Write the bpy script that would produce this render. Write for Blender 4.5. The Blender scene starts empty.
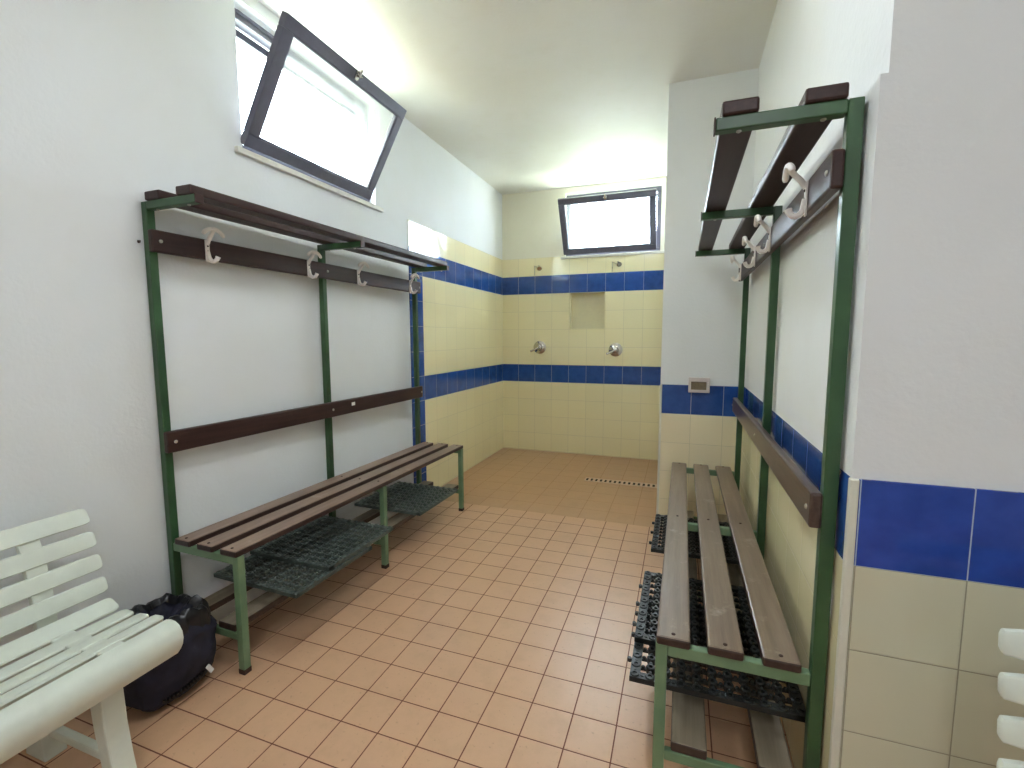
import bpy, bmesh, math, random
from mathutils import Vector, Matrix, noise
random.seed(7)
sc = bpy.context.scene
C = sc.collection
PI = math.pi

# ------------------------------------------------------------------ materials
def lin(c):
    return tuple(((x/255)/12.92 if x/255 <= .04045 else ((x/255+.055)/1.055)**2.4) for x in c) + (1,)

def new_mat(name):
    m = bpy.data.materials.new(name); m.use_nodes = True
    nt = m.node_tree; b = nt.nodes['Principled BSDF']
    return m, nt, b

class NT:
    """small helper for wiring math nodes"""
    def __init__(s, nt): s.nt = nt
    def n(s, t, **kw):
        o = s.nt.nodes.new(t)
        for k, v in kw.items(): setattr(o, k, v)
        return o
    def put(s, sock, v):
        if hasattr(v, 'is_output') or isinstance(v, bpy.types.NodeSocket): s.nt.links.new(v, sock)
        else: sock.default_value = v
    def m(s, op, a, b=None, c=None):
        o = s.n('ShaderNodeMath', operation=op)
        s.put(o.inputs[0], a)
        if b is not None: s.put(o.inputs[1], b)
        if c is not None: s.put(o.inputs[2], c)
        return o.outputs[0]
    def mix(s, f, a, b):
        o = s.n('ShaderNodeMix', data_type='RGBA')
        s.put(o.inputs[0], f); s.put(o.inputs[6], a); s.put(o.inputs[7], b)
        return o.outputs[2]
    def noise(s, scale, detail=3, vec=None, rough=.5):
        o = s.n('ShaderNodeTexNoise'); o.inputs['Scale'].default_value = scale
        o.inputs['Detail'].default_value = detail; o.inputs['Roughness'].default_value = rough
        if vec is not None: s.nt.links.new(vec, o.inputs['Vector'])
        return o.outputs['Fac']
    def ramp(s, f, a, b):
        o = s.n('ShaderNodeMapRange'); o.inputs[1].default_value = a; o.inputs[2].default_value = b
        s.put(o.inputs[0], f); return o.outputs[0]
    def bump(s, h, strength, dist=.002, normal=None):
        o = s.n('ShaderNodeBump'); o.inputs['Strength'].default_value = strength
        o.inputs['Distance'].default_value = dist; s.put(o.inputs['Height'], h)
        return o.outputs[0]

def flat(name, col, rough=.5, metal=0, spec=.5, var=.06, nscale=30, bump=0, bscale=200):
    m, nt, b = new_mat(name); N = NT(nt)
    tc = N.n('ShaderNodeTexCoord').outputs['Object']
    f = N.noise(nscale, 4, tc)
    c = lin(col); d = tuple(max(0, x*(1-var*2)) for x in c[:3])+(1,); e = tuple(min(1, x*(1+var)) for x in c[:3])+(1,)
    nt.links.new(N.mix(N.ramp(f, .3, .7), d, e), b.inputs['Base Color'])
    b.inputs['Roughness'].default_value = rough; b.inputs['Metallic'].default_value = metal
    b.inputs['Specular IOR Level'].default_value = spec
    if bump: nt.links.new(N.bump(N.noise(bscale, 2, tc), bump, .001), b.inputs['Normal'])
    return m

def plaster(name, col, stain=None):
    m, nt, b = new_mat(name); N = NT(nt)
    g = N.n('ShaderNodeNewGeometry').outputs['Position']
    f1 = N.ramp(N.noise(1.3, 5, g), .35, .7); f2 = N.ramp(N.noise(9, 4, g), .55, .8)
    c = lin(col); s_ = lin(stain or (int(col[0]*.95), int(col[1]*.94), int(col[2]*.9)))
    base = N.mix(N.m('MULTIPLY', f1, .5), c, s_)
    base = N.mix(N.m('MULTIPLY', f2, .25), base, s_)
    nt.links.new(base, b.inputs['Base Color'])
    b.inputs['Roughness'].default_value = .6; b.inputs['Specular IOR Level'].default_value = .3
    h = N.m('ADD', N.m('MULTIPLY', N.noise(6, 3, g), 2.5), N.noise(70, 3, g))
    nt.links.new(N.bump(h, .25, .004), b.inputs['Normal'])
    return m

CREAM, BLUE = (238, 229, 188), (33, 74, 146)
def tile(name, ax, u0, pu, z0, pz, bands=(), column=None, base=CREAM, blue=BLUE, grout=(196, 188, 158), bgrout=(170, 184, 205), gw=.0025, rough=.09, zflat=None, dark=.0):
    """glazed tiles: ax 0/1 = the world axis running along the wall, or floor when zflat = other axis"""
    m, nt, b = new_mat(name); N = NT(nt)
    pos = N.n('ShaderNodeNewGeometry').outputs['Position']
    sx = N.n('ShaderNodeSeparateXYZ'); nt.links.new(pos, sx.inputs[0])
    u, z = sx.outputs[ax], sx.outputs[zflat if zflat is not None else 2]
    uu = N.m('DIVIDE', N.m('SUBTRACT', u, u0), pu); zz = N.m('DIVIDE', N.m('SUBTRACT', z, z0), pz)
    def line(t, p):
        fr = N.m('FRACT', N.m('ADD', t, 1000.5))          # joint sits at .5
        d = N.m('MULTIPLY', N.m('ABSOLUTE', N.m('SUBTRACT', fr, .5)), p)
        return N.m('LESS_THAN', d, gw/2), N.ramp(d, 0, gw*1.6)
    lu, su = line(uu, pu); lz, sz = line(zz, pz)
    isg = N.m('MAXIMUM', lu, lz)
    comb = N.n('ShaderNodeCombineXYZ'); nt.links.new(N.m('FLOOR', uu), comb.inputs[0]); nt.links.new(N.m('FLOOR', zz), comb.inputs[1])
    wn = N.n('ShaderNodeTexWhiteNoise'); nt.links.new(comb.outputs[0], wn.inputs['Vector'])
    bc = lin(base); bd = tuple(x*.965 for x in bc[:3])+(1,)
    tcol = N.mix(wn.outputs['Value'], bc, bd)
    gcol = lin(grout)
    if bands or column:
        mask = 0.0
        for (a, c_) in bands:
            k = N.m('MULTIPLY', N.m('GREATER_THAN', z, a), N.m('LESS_THAN', z, c_))
            mask = k if isinstance(mask, float) else N.m('MAXIMUM', mask, k)
        if column:
            k = N.m('MULTIPLY', N.m('MULTIPLY', N.m('GREATER_THAN', u, column[0]), N.m('LESS_THAN', u, column[1])), N.m('LESS_THAN', z, column[2]))
            mask = N.m('MAXIMUM', mask, k)
        bl = lin(blue); bl2 = tuple(x*.72 for x in bl[:3])+(1,)
        mott = N.ramp(N.noise(14, 3, pos), .3, .75)
        bcol = N.mix(N.m('MULTIPLY', mott, .6), N.mix(wn.outputs['Value'], bl, bl2), tuple(min(1, x*1.5+.01) for x in bl[:3])+(1,))
        tcol = N.mix(mask, tcol, bcol)
        gmix = N.mix(mask, gcol, lin(bgrout))
    else: gmix = gcol
    if dark:
        df = N.ramp(N.noise(7, 6, pos, .7), .48, .75)
        dsp = N.ramp(N.noise(55, 3, pos, .6), .62, .72)
        dk = tuple(x*.62 for x in bc[:3])+(1,)
        tcol = N.mix(N.m('MULTIPLY', N.m('MAXIMUM', N.m('MULTIPLY', df, .6), dsp), dark), tcol, dk)
    nt.links.new(N.mix(isg, tcol, gmix), b.inputs['Base Color'])
    nt.links.new(N.m('ADD', N.m('MULTIPLY', isg, .5), rough), b.inputs['Roughness'])
    h = N.m('ADD', N.m('MINIMUM', su, sz), N.m('MULTIPLY', N.noise(5, 2, pos), .25))
    nt.links.new(N.bump(h, .35, .0015), b.inputs['Normal'])
    return m

def wood(name, c1, c2, rough=.4, worn=None, spec=.5, side=None):
    m, nt, b = new_mat(name); N = NT(nt)
    tc = N.n('ShaderNodeTexCoord').outputs['Object']
    mp = N.n('ShaderNodeMapping'); nt.links.new(tc, mp.inputs[0]); mp.inputs['Scale'].default_value = (22, 1.2, 22)
    f = N.noise(2.2, 6, mp.outputs[0], .65)
    col = N.mix(N.ramp(f, .3, .7), lin(c1), lin(c2))
    if worn:
        g = N.ramp(N.noise(9, 5, tc, .7), .6, .74)
        col = N.mix(N.m('MULTIPLY', g, .55), col, lin(worn))
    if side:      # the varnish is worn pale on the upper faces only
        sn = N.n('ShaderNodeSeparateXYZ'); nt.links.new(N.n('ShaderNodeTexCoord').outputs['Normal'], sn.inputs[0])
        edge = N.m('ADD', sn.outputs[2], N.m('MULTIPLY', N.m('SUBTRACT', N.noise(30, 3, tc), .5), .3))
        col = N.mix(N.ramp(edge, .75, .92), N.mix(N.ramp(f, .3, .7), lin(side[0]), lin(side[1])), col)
    nt.links.new(col, b.inputs['Base Color'])
    b.inputs['Roughness'].default_value = rough; b.inputs['Specular IOR Level'].default_value = spec
    nt.links.new(N.bump(f, .25, .002), b.inputs['Normal'])
    return m

def paint(name, c1, c2, rust, rough=.35):
    m, nt, b = new_mat(name); N = NT(nt)
    tc = N.n('ShaderNodeTexCoord').outputs['Object']
    col = N.mix(N.ramp(N.noise(6, 4, tc), .35, .7), lin(c1), lin(c2))
    g = N.ramp(N.noise(34, 5, tc, .7), .68, .76)
    col = N.mix(N.m('MULTIPLY', g, .7), col, lin(rust))
    nt.links.new(col, b.inputs['Base Color']); b.inputs['Roughness'].default_value = rough
    nt.links.new(N.bump(N.noise(60, 3, tc), .15, .001), b.inputs['Normal'])
    return m

M = {}
M['plaster'] = plaster('white_plaster', (228, 231, 233), (219, 220, 217))
M['ceiling'] = plaster('ceiling_plaster', (232, 231, 226))
M['cream_plaster'] = plaster('cream_plaster', (232, 229, 212))
Z0, PZ = .8139, .20165
M['tile_left'] = tile('shower_tiles_left', 1, 3.388, .2, Z0, PZ, [(Z0, Z0+.2), (Z0+5*PZ, Z0+6*PZ)], (3.1, 3.388, Z0+5.5*PZ))
M['tile_back'] = tile('shower_tiles_back', 0, .0, .2, Z0, PZ, [(Z0, Z0+.2), (Z0+5*PZ, Z0+6*PZ)])
M['tile_pillar'] = tile('pillar_tiles', 0, 1.867, .2, Z0-.008, PZ, [(Z0-.008, 3)], base=(236, 224, 192))
M['tile_right'] = tile('right_wall_tiles', 1, 1.224, .2, Z0, PZ, [(Z0, 3)])
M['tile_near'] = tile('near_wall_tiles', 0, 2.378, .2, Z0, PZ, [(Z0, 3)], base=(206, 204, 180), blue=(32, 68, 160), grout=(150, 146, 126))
M['floor'] = tile('terracotta_floor_tiles', 0, .4617, .1513, 1.2191, .1513, zflat=1, base=(210, 168, 134), grout=(112, 66, 48), gw=.0042, rough=.34, dark=.55)
M['shower_floor'] = tile('brown_shower_floor_tiles', 0, .11, .2, 3.32, .2, zflat=1, base=(190, 148, 110), grout=(164, 126, 92), gw=.003, rough=.28, dark=.5)
M['trim'] = flat('white_trim', (214, 212, 198), .35, var=.02)
M['marble'] = flat('sill_marble', (222, 220, 210), .3, var=.04)
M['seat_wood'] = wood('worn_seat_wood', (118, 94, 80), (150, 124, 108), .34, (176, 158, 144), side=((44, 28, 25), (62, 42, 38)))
M['seat_wood_r'] = wood('worn_sheen_greyed_seat_wood', (112, 96, 80), (138, 120, 102), .34, (182, 168, 152), side=((44, 28, 25), (66, 46, 40)))  # greyer than the left seat: reflected light put into the worn tops
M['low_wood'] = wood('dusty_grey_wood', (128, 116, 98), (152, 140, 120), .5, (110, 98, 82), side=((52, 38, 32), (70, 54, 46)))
M['dark_wood'] = wood('dark_stained_wood', (46, 28, 25), (66, 43, 39), .42, spec=.35)
M['green'] = paint('green_enamel', (44, 74, 46), (58, 96, 58), (70, 58, 40))
M['pale_green'] = paint('worn_pale_green_enamel', (98, 128, 96), (124, 150, 116), (96, 80, 56), .4)
M['rust'] = flat('rusty_foot', (62, 40, 32), .7, var=.2)
M['hook'] = flat('white_plastic', (242, 236, 232), .35, var=.03)
M['bolt'] = flat('zinc_bolt', (190, 186, 176), .3, .8)
M['chrome'] = flat('chrome', (200, 196, 188), .15, 1, var=.02)
M['rubber'] = flat('lit_dark_rubber', (78, 88, 82), .32, var=.15, spec=.5)  # left mats: lit sheen put into a paler tone than the black ones
M['rubber_black'] = flat('black_rubber', (34, 38, 38), .4, var=.15)
M['bench'] = flat('white_resin', (214, 220, 208), .4, var=.02, bump=.1, bscale=300)
M['alu'] = flat('bloom_paled_aluminium', (104, 104, 118), .4, .2, var=.04)  # dark frames paled: bloom of the window glow put into the colour
M['plate'] = flat('switch_plate', (205, 196, 194), .4, var=.02)
M['screen'] = flat('switch_screen', (128, 116, 92), .2, var=.1, nscale=60)
M['hole'] = flat('slot_shade', (26, 18, 14), .8)
M['drain'] = flat('pale_drain_grate', (212, 188, 166), .4, var=.05)
M['paper'] = flat('sticker', (232, 232, 228), .6, var=.02)
M['navy'] = flat('navy_fabric', (34, 35, 54), .75, var=.25, nscale=14, bump=.4, bscale=260)
M['liner'] = flat('black_plastic_film', (20, 20, 24), .28, var=.2, nscale=20)
M['outside_wall'] = None
def outside_wall():
    m, nt, b = new_mat('cream_render'); N = NT(nt)
    pos = N.n('ShaderNodeNewGeometry').outputs['Position']
    sx = N.n('ShaderNodeSeparateXYZ'); nt.links.new(pos, sx.inputs[0])
    fr = N.m('FRACT', N.m('MULTIPLY', sx.outputs[2], 4.2)); l = N.m('LESS_THAN', fr, .05)
    nt.links.new(N.mix(N.m('MULTIPLY', l, .6), lin((208, 198, 172)), lin((160, 132, 96))), b.inputs['Base Color'])
    b.inputs['Roughness'].default_value = .8
    return m
M['outside_wall'] = outside_wall()
M['lawn'] = flat('sunlit_lawn', (196, 204, 178), .9, var=.2, nscale=2)

def glass():
    m = bpy.data.materials.new('frosted_glass'); m.use_nodes = True; nt = m.node_tree
    for n in list(nt.nodes): nt.nodes.remove(n)
    N = NT(nt); out = N.n('ShaderNodeOutputMaterial')
    rf = N.n('ShaderNodeBsdfRefraction'); rf.inputs['Roughness'].default_value = .24; rf.inputs['IOR'].default_value = 1.12
    tl = N.n('ShaderNodeBsdfTranslucent'); tl.inputs['Color'].default_value = (.92, .96, .94, 1)
    tp = N.n('ShaderNodeBsdfTransparent'); tp.inputs['Color'].default_value = (.92, .96, .94, 1)
    gl = N.n('ShaderNodeBsdfGlossy'); gl.inputs['Roughness'].default_value = .15
    a = N.n('ShaderNodeMixShader'); a.inputs[0].default_value = .06
    nt.links.new(rf.outputs[0], a.inputs[1]); nt.links.new(tl.outputs[0], a.inputs[2])
    c = N.n('ShaderNodeMixShader'); c.inputs[0].default_value = .25
    nt.links.new(a.outputs[0], c.inputs[1]); nt.links.new(tp.outputs[0], c.inputs[2])
    d = N.n('ShaderNodeMixShader'); d.inputs[0].default_value = .06
    nt.links.new(c.outputs[0], d.inputs[1]); nt.links.new(gl.outputs[0], d.inputs[2])
    nt.links.new(d.outputs[0], out.inputs[0])
    return m
M['glass'] = glass()

# ------------------------------------------------------------------ mesh helpers
class MB:
    def __init__(s): s.bm = bmesh.new()
    def _add(s, b, mtx=None):
        if mtx is not None: bmesh.ops.transform(b, matrix=mtx, verts=b.verts)
        me = bpy.data.meshes.new('t'); b.to_mesh(me); b.free(); s.bm.from_mesh(me); bpy.data.meshes.remove(me); return s
    def box(s, lo, hi, bev=0, seg=2, mtx=None):
        b = bmesh.new(); bmesh.ops.create_cube(b, size=1)
        for v in b.verts:
            v.co = Vector([(lo[i]+hi[i])/2 + v.co[i]*(hi[i]-lo[i]) for i in range(3)])
        if bev: bmesh.ops.bevel(b, geom=list(b.edges), offset=bev, segments=seg, affect='EDGES', profile=.5)
        return s._add(b, mtx)
    def prism(s, prof, a, b_, axis='y', bev=0, mtx=None):
        """closed 2D profile swept from a to b_ along axis"""
        b = bmesh.new()
        f = {'y': lambda p, t: (p[0], t, p[1]), 'x': lambda p, t: (t, p[0], p[1]), 'z': lambda p, t: (p[0], p[1], t)}[axis]
        v0 = [b.verts.new(f(p, a)) for p in prof]; v1 = [b.verts.new(f(p, b_)) for p in prof]
        n = len(prof)
        for i in range(n): b.faces.new((v0[i], v0[(i+1) % n], v1[(i+1) % n], v1[i]))
        b.faces.new(v0[::-1]); b.faces.new(v1)
        bmesh.ops.recalc_face_normals(b, faces=b.faces)
        if bev: bmesh.ops.bevel(b, geom=list(b.edges), offset=bev, segments=2, affect='EDGES', profile=.5)
        return s._add(b, mtx)
    def tube(s, pts, r, n=10, mtx=None, caps=True):
        b = bmesh.new(); pts = [Vector(p) for p in pts]; rings = []
        rs = r if isinstance(r, (list, tuple)) else [r]*len(pts)
        prev = None
        for i, p in enumerate(pts):
            t = (pts[min(i+1, len(pts)-1)]-pts[max(i-1, 0)]).normalized()
            if prev is None:
                u = t.cross(Vector((0, 0, 1)) if abs(t.z) < .9 else Vector((1, 0, 0))).normalized()
            else: u = (prev - t*prev.dot(t)).normalized()
            prev = u; w = t.cross(u)
            rings.append([b.verts.new(p+(u*math.cos(2*PI*k/n)+w*math.sin(2*PI*k/n))*rs[i]) for k in range(n)])
        for i in range(len(rings)-1):
            for k in range(n): b.faces.new((rings[i][k], rings[i][(k+1) % n], rings[i+1][(k+1) % n], rings[i+1][k]))
        if caps: b.faces.new(rings[0][::-1]); b.faces.new(rings[-1])
        bmesh.ops.recalc_face_normals(b, faces=b.faces)
        return s._add(b, mtx)
    def lathe(s, prof, n=28, mtx=None):
        """profile of (radius, z), round the z axis"""
        b = bmesh.new(); R = []
        for r, z in prof: R.append([b.verts.new((r*math.cos(2*PI*k/n), r*math.sin(2*PI*k/n), z)) for k in range(n)])
        for i in range(len(R)-1):
            for k in range(n): b.faces.new((R[i][k], R[i][(k+1) % n], R[i+1][(k+1) % n], R[i+1][k]))
        b.faces.new(R[0][::-1]); b.faces.new(R[-1])
        bmesh.ops.recalc_face_normals(b, faces=b.faces)
        return s._add(b, mtx)
    def build(s, name, mat, parent=None, smooth=False, loc=None):
        me = bpy.data.meshes.new(name); s.bm.to_mesh(me); s.bm.free(); me.materials.append(mat)
        if smooth:
            for p in me.polygons: p.use_smooth = True
            try: me.set_sharp_from_angle(angle=math.radians(40))
            except Exception: pass
        o = bpy.data.objects.new(name, me); C.objects.link(o)
        if parent: o.parent = parent
        if loc: o.location = loc
        return o

def thing(name, label, cat, loc=(0, 0, 0), rz=0, group=None):
    o = bpy.data.objects.new(name, None); C.objects.link(o); o.empty_display_size = .1
    o.location = loc; o.rotation_euler = (0, 0, rz); o['label'] = label; o['category'] = cat
    if group: o['group'] = group
    return o
def struct(o): o['kind'] = 'structure'; return o
def copy_tree(o, parent=None):
    c = o.copy(); C.objects.link(c); c.parent = parent
    for ch in list(o.children): copy_tree(ch, c)
    return c

# ------------------------------------------------------------------ the room
H = 2.963; YB = 5.22; XR = 2.36; YN = 1.224; YP = 3.373; XP = 1.867; XE = 3.95; YS = -1.7
def quadwall(name, mat, boxes, bev=0):
    m = MB()
    for lo, hi in boxes: m.box(lo, hi, bev)
    return struct(m.build(name, mat))
T = .28
# left wall with window hole  y 1.76..2.80, z 2.225..2.90
wy0, wy1, wz0, wz1 = 1.76, 2.80, 2.225, 2.905
wl = quadwall('wall_left', M['plaster'], [((-T, YS, 0), (0, wy0, H)), ((-T, wy1, 0), (0, YB+T, H)), ((-T, wy0, 0), (0, wy1, wz0)), ((-T, wy0, wz1), (0, wy1, H))])
# back wall with window hole x .745..1.755
bx0, bx1, bz0, bz1 = .745, 1.757, 2.225, 2.90
nx0, nx1, nz0, nz1 = .8, 1.2, Z0+3*PZ, Z0+5*PZ
wb = quadwall('wall_back', M['cream_plaster'], [((0, YB, 0), (bx0, YB+T, H)) if 0 else ((0, YB, nz1), (bx0, YB+T, H)), ((bx1, YB, nz1), (XR+.5, YB+T, H)), ((bx0, YB, nz1), (bx1, YB+T, bz0)), ((bx0, YB, bz1), (bx1, YB+T, H)),
    ((0, YB, 0), (XR+.5, YB+T, nz0)), ((0, YB, nz0), (nx0, YB+T, nz1)), ((nx1, YB, nz0), (XR+.5, YB+T, nz1)), ((nx0, YB+.1, nz0), (nx1, YB+T, nz1))])
# tiled facing
ft = .006; ZT = Z0+7*PZ
t = MB(); t.box((0, 3.195, 0), (ft, YB, ZT)); t.build('tile_facing', M['tile_left'], wl)
t = MB()
for lo, hi in [((ft, YB-ft, 0), (XP, YB, nz0)), ((ft, YB-ft, nz1), (bx0-.04, YB, ZT)), ((bx0-.04, YB-ft, nz1), (XP, YB, bz0-.022)), ((ft, YB-ft, nz0), (nx0, YB, nz1)), ((nx1, YB-ft, nz0), (XP, YB, nz1)),
    ((nx0, YB+.0995, nz0), (nx0+.001, YB+.0999, nz0+.001)), ((nx0, YB, nz0), (nx0+ft, YB+.094, nz1)), ((nx1-ft, YB, nz0), (nx1, YB+.094, nz1)), ((nx0, YB, nz0), (nx1, YB+.094, nz0+ft)), ((nx0, YB, nz1-ft), (nx1, YB+.094, nz1))]: t.box(lo, hi)
t.build('tile_facing', M['tile_back'], wb)
M['niche'] = flat('niche_lining', (212, 204, 168), .35, var=.02)
t = MB(); t.box((nx0, YB+.094, nz0), (nx1, YB+.0994, nz1)); t.build('niche_lining', M['niche'], wb)
# pillar block between shower and the right bench
wp = quadwall('wall_pillar', M['plaster'], [((XP, YP, 0), (XR+.35, YB, H))])
t = MB(); t.box((XP+.012, YP-ft, 0), (XR+.02, YP, Z0-.008+.2)); t.build('tile_facing', M['tile_pillar'], wp)
t = MB(); t.box((XP-.003, YP-ft-.001, 0), (XP+.012, YP, Z0+.192), .002); t.build('corner_trim', M['trim'], wp)
# right wall behind the right bench (runs very slightly off square), plaster steps back at the top
prof = [(2.362, YN), (2.382, YP), (2.7, YP), (2.7, YN)]
m = MB(); m.prism(prof, 0, 1.87, 'z'); prof2 = [(2.376, YN), (2.386, YP), (2.7, YP), (2.7, YN)]; m.prism(prof2, 1.87, H, 'z')
wr = struct(m.build('wall_right', M['plaster']))
t = MB(); t.prism([(2.3605, YN+.01), (2.3795, YP-ft), (2.384, YP-ft), (2.366, YN+.01)], 0, Z0+.2, 'z'); t.build('tile_facing', M['tile_right'], wr)
# near wall facing the camera, right of the corner
wn_ = quadwall('wall_near', M['plaster'], [((2.7, YN, 0), (XE, YN+.3, H))])
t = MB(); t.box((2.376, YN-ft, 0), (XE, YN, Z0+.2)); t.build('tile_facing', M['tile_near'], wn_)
t = MB(); t.box((2.358, YN-ft-.001, 0), (2.376, YN+.012, Z0+.2), .004, 3); t.build('corner_trim', M['trim'], wn_)
# room behind the camera: side wall, rear wall with a wide window opening
quadwall('wall_side', M['plaster'], [((XE, YS-T, 0), (XE+.25, YN+.3, H))])
quadwall('wall_rear', M['plaster'], [((-T, YS-T, 0), (XE, YS, H))])
quadwall('ceiling', M['ceiling'], [((-T, YS-T, H), (XE+.25, YB+T, H+.2))])
YF = 3.321
quadwall('floor', M['floor'], [((-T, YS-T, -.2), (XE+.25, YF, 0))])
sf = MB(); sf.box((-T, YF, -.2), (XR+.35, YB+T, -.002)); o = struct(sf.build('floor_shower', M['shower_floor']))
# outside
m = MB(); m.box((-3.3, -2, -.3), (-3.1, 3.9, 10)); o = struct(m.build('wall_outside', M['outside_wall']))
m = MB(); m.box((-14, -14, -.35), (14, 24, -.3)); o = struct(m.build('ground', M['lawn']))

# ------------------------------------------------------------------ windows
def window(n, mtx, width, short):
    """local: x along the opening, y out of the room, z up; hinge line at z=0, y=0"""
    root = bpy.data.objects.new('window_%d' % n, None); C.objects.link(root); root.matrix_world = mtx
    root['kind'] = 'structure'
    hgt = .665
    f = MB()
    for lo, hi in [((0, .05, 0), (width, .11, .045)), ((0, .05, hgt-.045), (width, .11, hgt)), ((0, .05, .045), (.045, .11, hgt-.045)), ((width-.045, .05, .045), (width, .11, hgt-.045))]: f.box(lo, hi, .003)
    for lo, hi in [((.0, .11, hgt-.085), (width, .13, hgt-.05)), ((.05, .04, hgt-.02), (width-.05, .05, hgt-.005))]: f.box(lo, hi, .002)
    f.build('window_frame', M['alu'], root)
    s_ = MB(); L = .598; sw = width-short; b = .058
    for lo, hi in [((0, 0, 0), (sw, .04, b)), ((0, 0, L-b), (sw, .04, L)), ((0, 0, b), (b, .04, L-b)), ((sw-b, 0, b), (sw, .04, L-b))]: s_.box(lo, hi, .004)
    for lo, hi in [((b-.002, .006, b-.002), (sw-b+.002, .012, b+.008)), ((b-.002, .006, L-b-.008), (sw-b+.002, .012, L-b+.002)), ((b-.002, .006, b), (b+.008, .012, L-b)), ((sw-b-.008, .006, b), (sw-b+.002, .012, L-b))]: s_.box(lo, hi)
    sash = s_.build('window_sash', M['alu'], root)
    sash.location = (-.008, -.022, .01); sash.rotation_euler = (math.radians(30), 0, 0)
    g = MB(); g.box((b-.005, .018, b-.005), (sw-b+.005, .022, L-b+.005)); g.build('glass_pane', M['glass'], sash)
    h = MB(); h.box((sw/2-.014, -.012, L-.045), (sw/2+.014, 0, L-.005), .003); h.box((sw/2-.006, -.028, L-.03), (sw/2+.006, -.01, L+.012), .003); h.tube([(sw/2-.02, -.02, L-.02), (sw/2+.02, -.02, L-.02)], .005)
    h.build('window_latch', M['chrome'], sash)
    k = MB()
    k.tube([(sw+.006, .03, .18), (sw+.006, .03, .3)], .004) if 0 else None
    st = MB(); st.box((-.045, -.022, -.03), (width+.06, .13, -.002), .004); st.build('window_sill', M['marble'], root)
    return root
# left wall: outward is -x, along = +y
window(1, Matrix(((0, -1, 0, 0), (1, 0, 0, wy0), (0, 0, 1, wz0), (0, 0, 0, 1))), wy1-wy0, .085)
window(2, Matrix(((1, 0, 0, bx0), (0, 1, 0, YB), (0, 0, 1, bz0), (0, 0, 0, 1))), bx1-bx0, .03)

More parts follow.
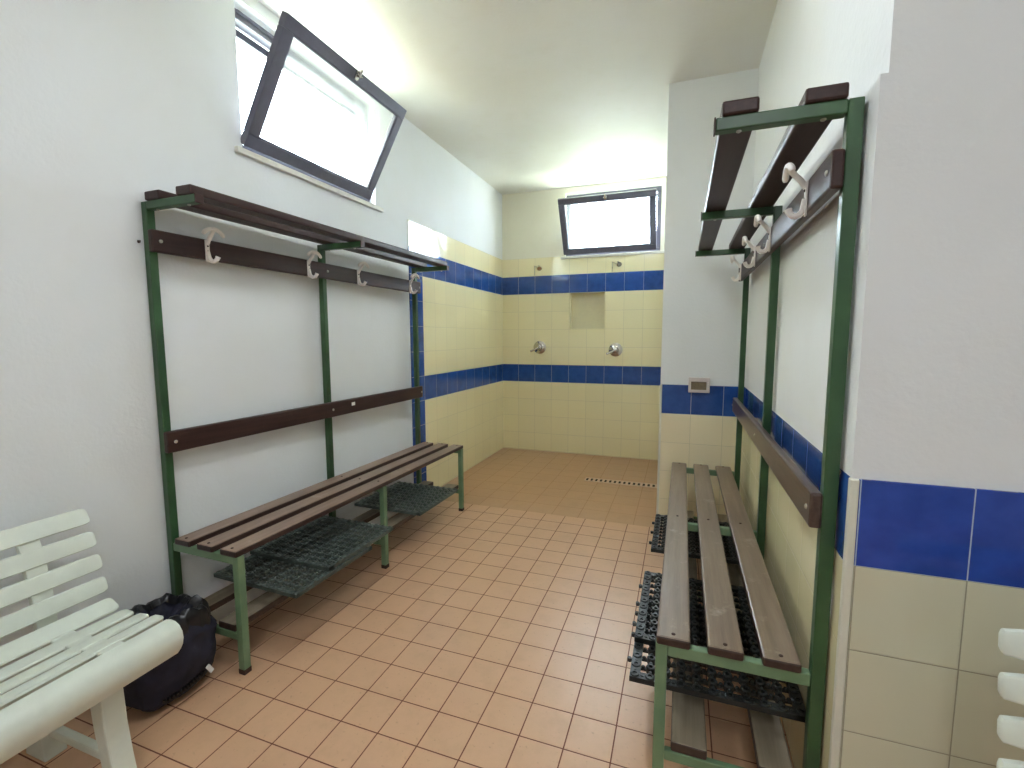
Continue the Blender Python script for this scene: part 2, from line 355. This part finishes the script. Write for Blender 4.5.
# ------------------------------------------------------------------ changing benches with hat shelf
P_, L2, L3, W = .031, .9173, 1.8793, .405
ZS, S0, SW, SG, OV = .511, .053, .0885, .0425, .006
ZT_, D = 1.857, .302
def make_bench(name, label, loc, rz, s, slat_mat):
    root = thing(name, label, 'bench', loc, rz, 'green framed changing benches')
    def bx(mb, w0, l0, z0, w1, l1, z1, bev=.004):
        a, b = sorted((s*w0, s*w1)); return mb.box((a, l0, z0), (b, l1, z1), bev)
    def one(nm, mat, *a, **k):
        return bx(MB(), *a, **k).build(nm, mat, root, smooth=False)
    ls = [0, L2, L3]
    for i, l in enumerate(ls):
        po = one('post', M['green'], 0, l, .012, P_, l+P_, ZT_, bev=.003)
        bx(MB(), -.001 if 0 else 0, l-.001, 0, P_+.001, l+P_+.001, .025, bev=.002).build('foot_cap', M['rust'], po)
        one('shelf_arm', M['green'], P_, l, ZT_-P_, D, l+P_, ZT_, bev=.003)
        ca = bx(MB(), D, l-.001, ZT_-P_-.001, D+.004, l+P_+.001, ZT_+.001, bev=.001).build('end_cap', M['dark_wood'], root)
        le = one('leg', M['pale_green'], W-P_, l, .012, W, l+P_, ZS-.026, bev=.003)
        bx(MB(), W-P_-.001, l-.001, 0, W+.001, l+P_+.001, .022, bev=.002).build('foot_cap', M['rust'], le)
        one('seat_crossbar', M['pale_green'], P_, l+.003, ZS-.06, W-P_, l+P_-.003, ZS-.026, bev=.003)
        one('lower_crossbar', M['pale_green'], P_, l+.006, .135, W-P_, l+P_-.006, .165, bev=.003)
    for i in range(3):
        w0 = S0+i*(SW+SG)
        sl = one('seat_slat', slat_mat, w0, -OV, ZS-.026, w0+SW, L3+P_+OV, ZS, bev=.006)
        for l in ls:
            b = MB(); b.lathe([(.0055, 0), (.0055, .002), (.003, .0035)], 10, Matrix.Translation((s*(w0+SW/2), l+P_/2, ZS-.0005)))
            b.build('bolt', M['rust'], sl, smooth=True)
    for w0, w1 in ((.032, .117), (.209, .29)):
        sl = one('shelf_slat', M['dark_wood'], w0, -OV, ZT_, w1, L3+P_+OV, ZT_+.034, bev=.006)
        for l in ls:
            b = MB(); b.lathe([(.006, 0), (.006, .003), (.003, .005)], 10, Matrix.Translation((s*((w0+w1)/2), l+P_/2, ZT_-P_-.0005)) @ Matrix.Rotation(PI, 4, 'X'))
            b.build('bolt', M['bolt'], sl, smooth=True)
    for w0, w1 in ((.05, .135), (.262, .357)):
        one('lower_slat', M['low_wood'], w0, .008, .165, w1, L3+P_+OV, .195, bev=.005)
    for l in (.36, .56, 1.28, 1.46):
        one('batten', M['dark_wood'], .06, l, .195, .345, l+.06, .2625, bev=.003)
    for nm, z0, z1 in (('hook_rail', 1.665, 1.751), ('backrest', .866, .954)):
        r = one(nm, M['dark_wood'] if (nm == 'hook_rail' or s > 0) else M['seat_wood_d'], P_, -.004, z0, P_+.027, L3+P_+.004, z1, bev=.006)
        for l in ls:
            b = MB(); b.lathe([(.007, 0), (.007, .003), (.004, .005)], 12, Matrix.Translation((s*(P_+.0265), l+P_/2+(.012 if l == 0 else -.003), (z0+z1)/2)) @ Matrix.Rotation(s*PI/2, 4, 'Y'))
            b.build('bolt', M['bolt'], r, smooth=True)
        if nm == 'backrest' and s > 0:
            q = MB(); q.box((P_+.0265, 1.09, .912), (P_+.0278, 1.12, .932)); q.build('sticker', M['paper'], r)
    # coat hooks
    for l in (.215, .785, 1.19, 1.765):
        F = P_+.027
        h = MB()
        bw = [(F, 1.655), (F+.004, 1.655), (F+.006, 1.70), (F+.006, 1.742), (F+.003, 1.748), (F, 1.748)]
        h.prism([(s*a, b_) for a, b_ in bw], l-.009, l+.009, 'y', .0015)
        arm = [(F+.002, 1.73), (F+.016, 1.748), (F+.034, 1.768), (F+.05, 1.786)]
        h.tube([(s*a, l, b_) for a, b_ in arm], [.009, .008, .0075, .008], 10)
        arc = []
        for k in range(-8, 9):
            a = k/8*1.05; arc.append((s*(F+.05-.004*abs(k)/8), l+.047*math.sin(a)/math.sin(1.05), 1.789-.052*(1-math.cos(a))))
        h.tube(arc, [.0055]+[.0085]*15+[.0055], 10)
        low = [(F+.003, 1.70)]
        for k in range(0, 9):
            a = PI*1.0+PI*.95*k/8; low.append((F+.024+.018*math.cos(a), 1.682+.024*math.sin(a)))
        h.tube([(s*a, l+.002*i*(1 if s > 0 else .5), b_) for i, (a, b_) in enumerate(low)], [.009]*9+[.0105], 10)
        hk = h.build('coat_hook', M['hook'], root, smooth=True)
        for z in (1.722, 1.70):
            q = MB(); q.lathe([(.004, 0), (.004, .002), (.002, .003)], 10, Matrix.Translation((s*(F+.0055), l, z)) @ Matrix.Rotation(s*PI/2, 4, 'Y'))
            q.build('screw', M['rust'], hk, smooth=True)
    return root
M['seat_wood_d'] = wood('grey_brown_backrest_wood', (64, 48, 42), (92, 74, 64), .3, (118, 102, 90))
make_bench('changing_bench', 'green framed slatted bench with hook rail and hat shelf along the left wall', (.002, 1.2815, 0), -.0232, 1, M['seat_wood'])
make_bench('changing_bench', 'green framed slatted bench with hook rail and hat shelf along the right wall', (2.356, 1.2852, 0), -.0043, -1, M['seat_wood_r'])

# ------------------------------------------------------------------ rubber duckboards
def duckboard_mesh():
    m = MB(); S = .485; n = 10; p = (S-.03)/n; th = .02
    for i in range(n+1):
        a = i*p; c = a+.015
        e = .015 if i in (0, n) else .0055
        top = th-.003 if i in (0, n) else th-.009
        m.box((c-e, 0, 0 if i in (0, n) else .006), (c+e, S, top), .001); m.box((0, c-e, 0 if i in (0, n) else .004), (S, c+e, top-.0006))
    for i in range(n+1):
        for j in range(n+1):
            m.lathe([(.0145, .001), (.0145, th-.002), (.0125, th+.001), (.007, th+.001), (.0055, th-.007)], 12, Matrix.Translation((i*p+.015, j*p+.015, 0)))
    for i in range(n):
        for j in range(n):      # small bumps half way along each rib
            m.lathe([(.006, .004), (.006, th-.004), (.004, th-.002)], 8, Matrix.Translation(((i+.5)*p+.015, j*p+.015, 0)))
            m.lathe([(.006, .004), (.006, th-.004), (.004, th-.002)], 8, Matrix.Translation((i*p+.015, (j+.5)*p+.015, 0)))
    # joining clips on two edges
    for i in range(2, n, 3):
        m.lathe([(.007, .002), (.007, .014)], 8, Matrix.Translation((-.008, i*p, 0))); m.box((-.01, i*p-.003, .004), (.002, i*p+.003, .012))
    me = bpy.data.meshes.new('rubber_duckboard'); m.bm.to_mesh(me); m.bm.free(); me.materials.append(M['rubber']); return me
DM = duckboard_mesh(); DM2 = DM.copy(); DM2.materials.clear(); DM2.materials.append(M['rubber_black'])
def mat_at(x, y, z, rz, label, me=DM, group='black rubber grid mats under the benches', tilt=0):
    o = bpy.data.objects.new('rubber_duckboard', me); C.objects.link(o); o.location = (x, y, z); o.rotation_euler = (0, tilt, rz)
    o['label'] = label; o['category'] = 'mat'; o['group'] = group; return o
def lstack(x, y, rz, z0, n, text, me=DM):
    for k in range(n): mat_at(x, y, z0+k*.0235, rz, text[k], me)
ZL = .192
mat_at(.052, 1.435, ZL+.072, -.03, 'rubber grid mat at the near end of the left bench, nearest the black bag')
mat_at(.052, 1.625, ZL+.0945, -.0232, 'rubber grid mat lapping over its neighbour behind the left bench middle leg')
mat_at(.065, 2.385, ZL+.072, -.0232, 'rubber grid mat alone under the far end of the left bench')
mat_at(1.872, 1.405, ZL+.072, .0, 'rubber grid mat at the near end of the right bench, under its front crossbar', DM2)
mat_at(1.872, 1.57, ZL+.0955, .0, 'rubber grid mat lying over the nearest mat under the right bench', DM2)
mat_at(1.882, 2.345, ZL+.072, .0, 'rubber grid mat under the far half of the right bench, near the pillar', DM2)
# ------------------------------------------------------------------ white resin bench
def make_resin(label, loc, rz, upright=False):
    """local: x out from the wall, y along, right-hand end at y=0 going to -y"""
    LEN = 1.25
    root = thing('resin_bench', label, 'bench', loc, rz, 'white resin slatted benches')
    def slat(nm, prof, y0=-LEN, y1=0, rnd=.016):
        b = bmesh.new(); n = len(prof)
        ys = [y0, y0+.004, y0+rnd, y1-rnd, y1-.004, y1]; fs = [.55, .86, 1, 1, .86, .55]
        cx = sum(p[0] for p in prof)/n; cz = sum(p[1] for p in prof)/n
        R = [[b.verts.new((cx+(p[0]-cx)*f, y, cz+(p[1]-cz)*f)) for p in prof] for y, f in zip(ys, fs)]
        for i in range(len(R)-1):
            for k in range(n): b.faces.new((R[i][k], R[i][(k+1) % n], R[i+1][(k+1) % n], R[i+1][k]))
        b.faces.new(R[0][::-1]); b.faces.new(R[-1]); bmesh.ops.recalc_face_normals(b, faces=b.faces)
        m = MB(); m._add(b); return m.build(nm, M['bench'], root, smooth=True)
    # backrest boards: front face profile from the fitted side line
    rows = [(.188, .777, .184, .825), (.198, .702, .194, .75), (.208, .629, .204, .677), (.218, .556, .214, .604)] if upright else [(.131, .708, .108, .758), (.155, .632, .141, .682), (.175, .556, .163, .606), (.192, .479, .184, .530)]
    for (x0, z0, x1, z1) in rows:
        slat('back_slat', [(x0, z0+.004), (x0-.003, z0), (x0-.014, z0), (x0-.018, z0+.004), (x1-.018, z1-.004), (x1-.014, z1), (x1-.004, z1), (x1, z1-.005)], rnd=.03 if upright else .016)
    seat = [[(.190, .455), (.196, .459), (.244, .434), (.246, .428), (.240, .422), (.19, .444)],
            [(.264, .430), (.270, .433), (.316, .431), (.320, .426), (.314, .412), (.268, .414)],
            [(.340, .431), (.346, .434), (.390, .438), (.394, .432), (.388, .417), (.344, .415)],
            [(.414, .440), (.420, .444), (.460, .447), (.464, .441), (.458, .427), (.418, .423)],
            [(.484, .443), (.490, .448), (.512, .446), (.532, .436), (.546, .416), (.550, .392), (.544, .366), (.532, .345), (.524, .346), (.530, .368), (.534, .392), (.530, .410), (.520, .424), (.506, .432), (.488, .432)]]
    for i, p in enumerate(seat): slat('seat_slat' if i < 4 else 'front_slat', p)
    for yc in (-.16, -LEN+.16):
        y0, y1 = yc-.03, yc+.03
        w = MB()
        web = [(.19, .457), (.25, .429), (.33, .431), (.40, .4375), (.47, .446), (.49, .447), (.49, .40), (.40, .395), (.3, .385), (.2, .39), (.165, .41)]
        w.prism(web, y0, y1, 'y', .004)
        up = [(.178, .44), (.171, .53), (.156, .606), (.137, .682), (.108, .735), (.094, .735), (.118, .66), (.138, .58), (.152, .5), (.155, .42)]
        if upright: up = [(.212, .44), (.176, .80), (.150, .80), (.17, .42)]
        w.prism(up, y0+.004, y1-.004, 'y', .003)
        w.build('bench_rib', M['bench'], root)
        f = MB(); fl = [(.395, .40), (.475, .41), (.466, .36), (.462, .30), (.468, .2), (.482, .1), (.502, 0), (.446, 0), (.43, .1), (.412, .2), (.402, .3)]
        f.prism(fl, y0, y1, 'y', .005); f.build('leg', M['bench'], root)
        f = MB(); rl = [(.168, .41), (.225, .40), (.20, .3), (.165, .2), (.138, .12), (.140, .06), (.150, 0), (.045, 0), (.06, .07), (.09, .16), (.125, .28)]
        f.prism(rl, y0, y1, 'y', .005); f.build('leg', M['bench'], root)
        f = MB(); f.box((.138, yc-.013, .075), (.436, yc+.013, .105), .006); f.build('stretcher', M['bench'], root)
    return root
make_resin('white resin slatted bench against the left wall beside the black bag', (0, .962, 0), 0)
make_resin('white resin slatted bench partly cut off at the right edge by blue tiles', (2.532+1.25, 1.19, 0), -PI/2, True)

# ------------------------------------------------------------------ black bag
def bag():
    root = thing('bin_bag', 'crumpled navy and black bag on the floor between white bench and slatted bench', 'bag', (.195, 1.118, 0))
    b = bmesh.new(); nu, nv = 64, 34; R = []
    for j in range(nv):
        v = j/(nv-1); z = .012+v*.30
        for_r = (.80+.26*math.sin(min(1, v*1.35+.15)*PI*.62)) if v < .75 else (1.06-.9*(v-.75))
        if v < .08: for_r *= .86+.14*(v/.08)
        ring = []
        for i in range(nu):
            a = 2*PI*i/nu; ca, sa = math.cos(a), math.sin(a)
            e = (abs(ca)**2.6+abs(sa)**2.6)**(-1/2.6)
            px, py = .135*e*ca*for_r, .144*e*sa*for_r
            f = noise.fractal(Vector((ca*1.6, sa*1.6, z*5)), .8, 2, 4)*.016 + abs(math.sin(a*9+3*noise.noise(Vector((ca, sa, z*4)))*2))*.007*v
            zz = z*(1-.12*(py+.15)/.3*v) + noise.noise(Vector((ca*2, sa*2, 3)))*.03*v*v
            px += f*ca; py += f*sa
            px = max(px+.19, .045)-.19
            ring.append(b.verts.new((px, py, zz)))
        R.append(ring)
    for j in range(nv-1):
        for i in range(nu): b.faces.new((R[j][i], R[j][(i+1) % nu], R[j+1][(i+1) % nu], R[j+1][i]))
    b.faces.new(R[0][::-1])
    # gathered top
    top = [v.co.copy() for v in R[-1]]
    prev = R[-1]
    for k, (sc_, dz) in enumerate([(.9, .012), (.72, .006), (.5, -.02), (.25, -.05)]):
        ring = [b.verts.new((top[i].x*sc_-.01*k, top[i].y*sc_, top[i].z+dz+.016*math.sin(i*1.9+k)*noise.noise(Vector((i*.3, k, 0)))*2)) for i in range(nu)]
        for i in range(nu): b.faces.new((prev[i], prev[(i+1) % nu], ring[(i+1) % nu], ring[i]))
        prev = ring
    b.faces.new(prev)
    bmesh.ops.recalc_face_normals(b, faces=b.faces)
    m = MB(); m._add(b); body = m.build('bag_body', M['navy'], root, smooth=True)
    # black liner folded over the rim
    b = bmesh.new(); R2 = []
    for j in range(9):
        v = j/8; ring = []
        for i in range(nu):
            a = 2*PI*i/nu; t_ = top[i]
            hang = .07+.035*noise.noise(Vector((math.cos(a)*2, math.sin(a)*2, 9)))+.02*math.sin(a*5)
            if v < .6:
                q = v/.6; s_ = 1.10+.05*(1-q)+.03*noise.noise(Vector((a*3, v*6, 1))); z = t_.z-hang*(1-q)+.006
            else:
                q = (v-.6)/.4; s_ = 1.08-.35*q; z = t_.z+.02*math.sin(q*PI)+.012+.014*noise.noise(Vector((math.cos(a)*5, math.sin(a)*5, q*3)))
            ring.append(b.verts.new((max(t_.x*s_+.19, .04)-.19, t_.y*s_, z)))
        R2.append(ring)
    for j in range(8):
        for i in range(nu): b.faces.new((R2[j][i], R2[j][(i+1) % nu], R2[j+1][(i+1) % nu], R2[j+1][i]))
    m = MB(); m._add(b); o = m.build('bag_liner', M['liner'], root, smooth=True)
    # zip teeth low on the camera side and a white tag
    z = MB()
    for k in range(13):
        a = -.62+k*.075; ca, sa = math.cos(a), math.sin(a); e = (abs(ca)**2.6+abs(sa)**2.6)**(-1/2.6)
        x, y = .135*e*ca*1.02+.006, .144*e*sa*1.02
        z.box((x-.006, y-.004, .052+k*.0016), (x+.008, y+.004, .066+k*.0016), .001)
    z.build('zip', M['liner'], root)
    g = MB(); g.box((-.004, -.008, -.02), (.004, .008, .016), .002, mtx=Matrix.Translation((.152, .058, .085)) @ Matrix.Rotation(.5, 4, 'X')); g.build('tag', M['paper'], root)
    return root
bag()

# ------------------------------------------------------------------ shower fittings, drain, thermostat
def mixer(x, z, label):
    r = thing('shower_mixer', label, 'tap', (x, YB-ft, z), 0, 'shower mixers')
    rot = Matrix.Rotation(PI/2, 4, 'X')
    m = MB(); m.lathe([(.074, 0), (.074, .005), (.066, .012), (.04, .018), (.036, .019)], 32, rot); m.build('escutcheon', M['chrome'], r, smooth=True)
    m = MB(); m.lathe([(.034, .016), (.034, .045), (.030, .056), (.018, .06)], 24, rot); m.build('mixer_body', M['chrome'], r, smooth=True)
    m = MB(); m.tube([(0, -.045, 0), (-.03, -.062, -.018), (-.07, -.072, -.036), (-.09, -.074, -.044)], [.014, .011, .010, .012], 12); m.build('handle', M['chrome'], r, smooth=True)
mixer(.46, 1.213, 'round chrome shower mixer left of the wall niche')
mixer(1.322, 1.192, 'round chrome shower mixer right of the wall niche')
def shower(x, z, label):
    r = thing('wall_shower', label, 'shower head', (x, YB-ft, z), 0, 'shower heads')
    rot = Matrix.Rotation(PI/2, 4, 'X')
    m = MB(); m.lathe([(.02, 0), (.02, .004), (.012, .01)], 16, rot); m.tube([(0, 0, 0), (0, -.05, 0), (.008, -.072, .012)], .007, 10); m.build('shower_arm', M['chrome'], r, smooth=True)
    m = MB(); m.lathe([(.010, .03), (.014, .012), (.027, -.016), (.028, -.022), (.02, -.024)], 20, Matrix.Translation((.012, -.085, 0)) @ Matrix.Rotation(-.75, 4, 'X')@ Matrix.Rotation(-.35, 4, 'Y')); m.build('spray_head', M['chrome'], r, smooth=True)
    m = MB(); m.tube([(-.065, -.012, -.075), (-.065, -.012, .03)], .004, 8); m.tube([(-.065, 0, .03), (-.065, -.014, .03), (-.03, -.014, .012), (0, -.014, 0)], .004, 8); m.build('feed_pipe', M['chrome'], r, smooth=True)
shower(.462, 2.105, 'small chrome shower head on the left, above the left mixer')
shower(1.335, 2.103, 'small chrome shower head under the shower window')
r = thing('floor_drain', 'pale slotted channel drain set in the brown shower floor', 'drain', (1.18, 4.285, -.002))
m = MB(); Ld = XP-1.18-.003; m.box((0, -.055, 0), (Ld, -.035, .004)); m.box((0, .035, 0), (Ld, .055, .004)); n = 16
for k in range(n+1):
    a = k*Ld/n; m.box((max(0, a-.011), -.035, 0), (min(Ld, a+.011), .035, .004))
m.build('grate', M['drain'], r)
m = MB(); m.box((0, -.05, 0.0002), (Ld, .05, .0012)); m.build('channel', M['hole'], r)  # thin dark sheet under the bars, shade of the slots put into its colour
r = thing('thermostat', 'small pale wall thermostat at the top of the blue band on the pillar', 'thermostat', (2.113, YP-ft, 1.008))
m = MB()
for lo, hi in [((-.066, -.028, -.048), (.066, 0, -.03)), ((-.066, -.028, .024), (.066, 0, .052)), ((-.066, -.028, -.03), (-.05, 0, .024)), ((.046, -.028, -.03), (.066, 0, .024))]: m.box(lo, hi, .003)
m.box((-.06, -.01, -.04), (.06, 0, .04)); m.build('casing', M['plate'], r)
m = MB(); m.box((-.05, -.018, -.03), (.046, -.01, .024)); m.build('display', M['screen'], r)
m = MB(); m.tube([(0, 0, 0), (.004, .002, 0), (.012, .0, .002)], [.006, .005, .003], 8); o = m.build('wall_plug', M['rust']); o.location = (.001, 1.262, 1.703)
o['label'] = 'tiny dark wall plug in the left wall beside the hook rail'; o['category'] = 'wall plug'

# ------------------------------------------------------------------ light
w = bpy.data.worlds.new('World'); sc.world = w; w.use_nodes = True
bg = w.node_tree.nodes['Background']; bg.inputs[0].default_value = (.74, .86, 1, 1); bg.inputs[1].default_value = 19
def portal(name, loc, rot, sx, sy):
    l = bpy.data.lights.new(name, 'AREA'); l.shape = 'RECTANGLE'; l.size = sx; l.size_y = sy
    l.cycles.is_portal = True
    o = bpy.data.objects.new(name, l); C.objects.link(o); o.location = loc; o.rotation_euler = rot
portal('portal_left', (-.2, (wy0+wy1)/2, (wz0+wz1)/2), (0, -PI/2, 0), wz1-wz0, wy1-wy0)
portal('portal_back', ((bx0+bx1)/2, YB+.2, (bz0+bz1)/2), (-PI/2, 0, 0), bx1-bx0, bz1-bz0)
sl = bpy.data.lights.new('sun', 'SUN'); sl.energy = 34; sl.angle = .01; sl.color = (1, .98, .93)
so = bpy.data.objects.new('sun', sl); C.objects.link(so); so.rotation_euler = Vector((-.5, .0, .86)).to_track_quat('Z', 'Y').to_euler()

# added ceiling fill lights, out of view, to brighten near wall and floor
def added_fill_light(x, y, watts, label):
    r = thing('added_fill_light', label, 'fill light', (x, y, H), 0, 'added fill lights')
    m = MB(); m.box((-.14, -.62, -.035), (.14, .62, 0), .006); m.build('fill_light_housing', M['trim'], r)
    al = bpy.data.lights.new('fill_area_light', 'AREA'); al.shape = 'RECTANGLE'; al.size = .24; al.size_y = 1.2; al.energy = watts; al.color = (.9, .96, 1)
    ao = bpy.data.objects.new('fill_area_light', al); C.objects.link(ao); ao.parent = r; ao.location = (0, 0, -.045)
added_fill_light(1.35, 1.25, 9.5, 'added fill light over the near ends of the slatted benches, out of frame')
added_fill_light(2.3, -.9, 10.5, 'added fill light behind the camera, out of frame')
# ------------------------------------------------------------------ camera
yaw, pitch, roll = .345, -.0994, -.0025
r_ = Vector((math.cos(yaw), math.sin(yaw), 0)); fw = Vector((-math.sin(yaw)*math.cos(pitch), math.cos(yaw)*math.cos(pitch), math.sin(pitch)))
up = r_.cross(fw); c_, s_ = math.cos(roll), math.sin(roll); R_ = c_*r_+s_*up; U_ = -s_*r_+c_*up
cam = bpy.data.cameras.new('camera'); co = bpy.data.objects.new('camera', cam); C.objects.link(co)
co.matrix_world = Matrix(((R_.x, U_.x, -fw.x, 1.9912), (R_.y, U_.y, -fw.y, 0), (R_.z, U_.z, -fw.z, 1.3309), (0, 0, 0, 1)))
cam.sensor_width = 36; cam.lens = 468.8363/1024*36; cam.clip_start = .02
sc.camera = co
sc.view_settings.view_transform = 'Standard'; sc.view_settings.look = 'None'; sc.view_settings.gamma = 1
sc.view_settings.use_curve_mapping = False; sc.view_settings.exposure = 1.05
sc.cycles.use_denoising = True
sc.cycles.max_bounces = 12; sc.cycles.diffuse_bounces = 8; sc.cycles.transparent_max_bounces = 12
sc.cycles.sample_clamp_indirect = 20
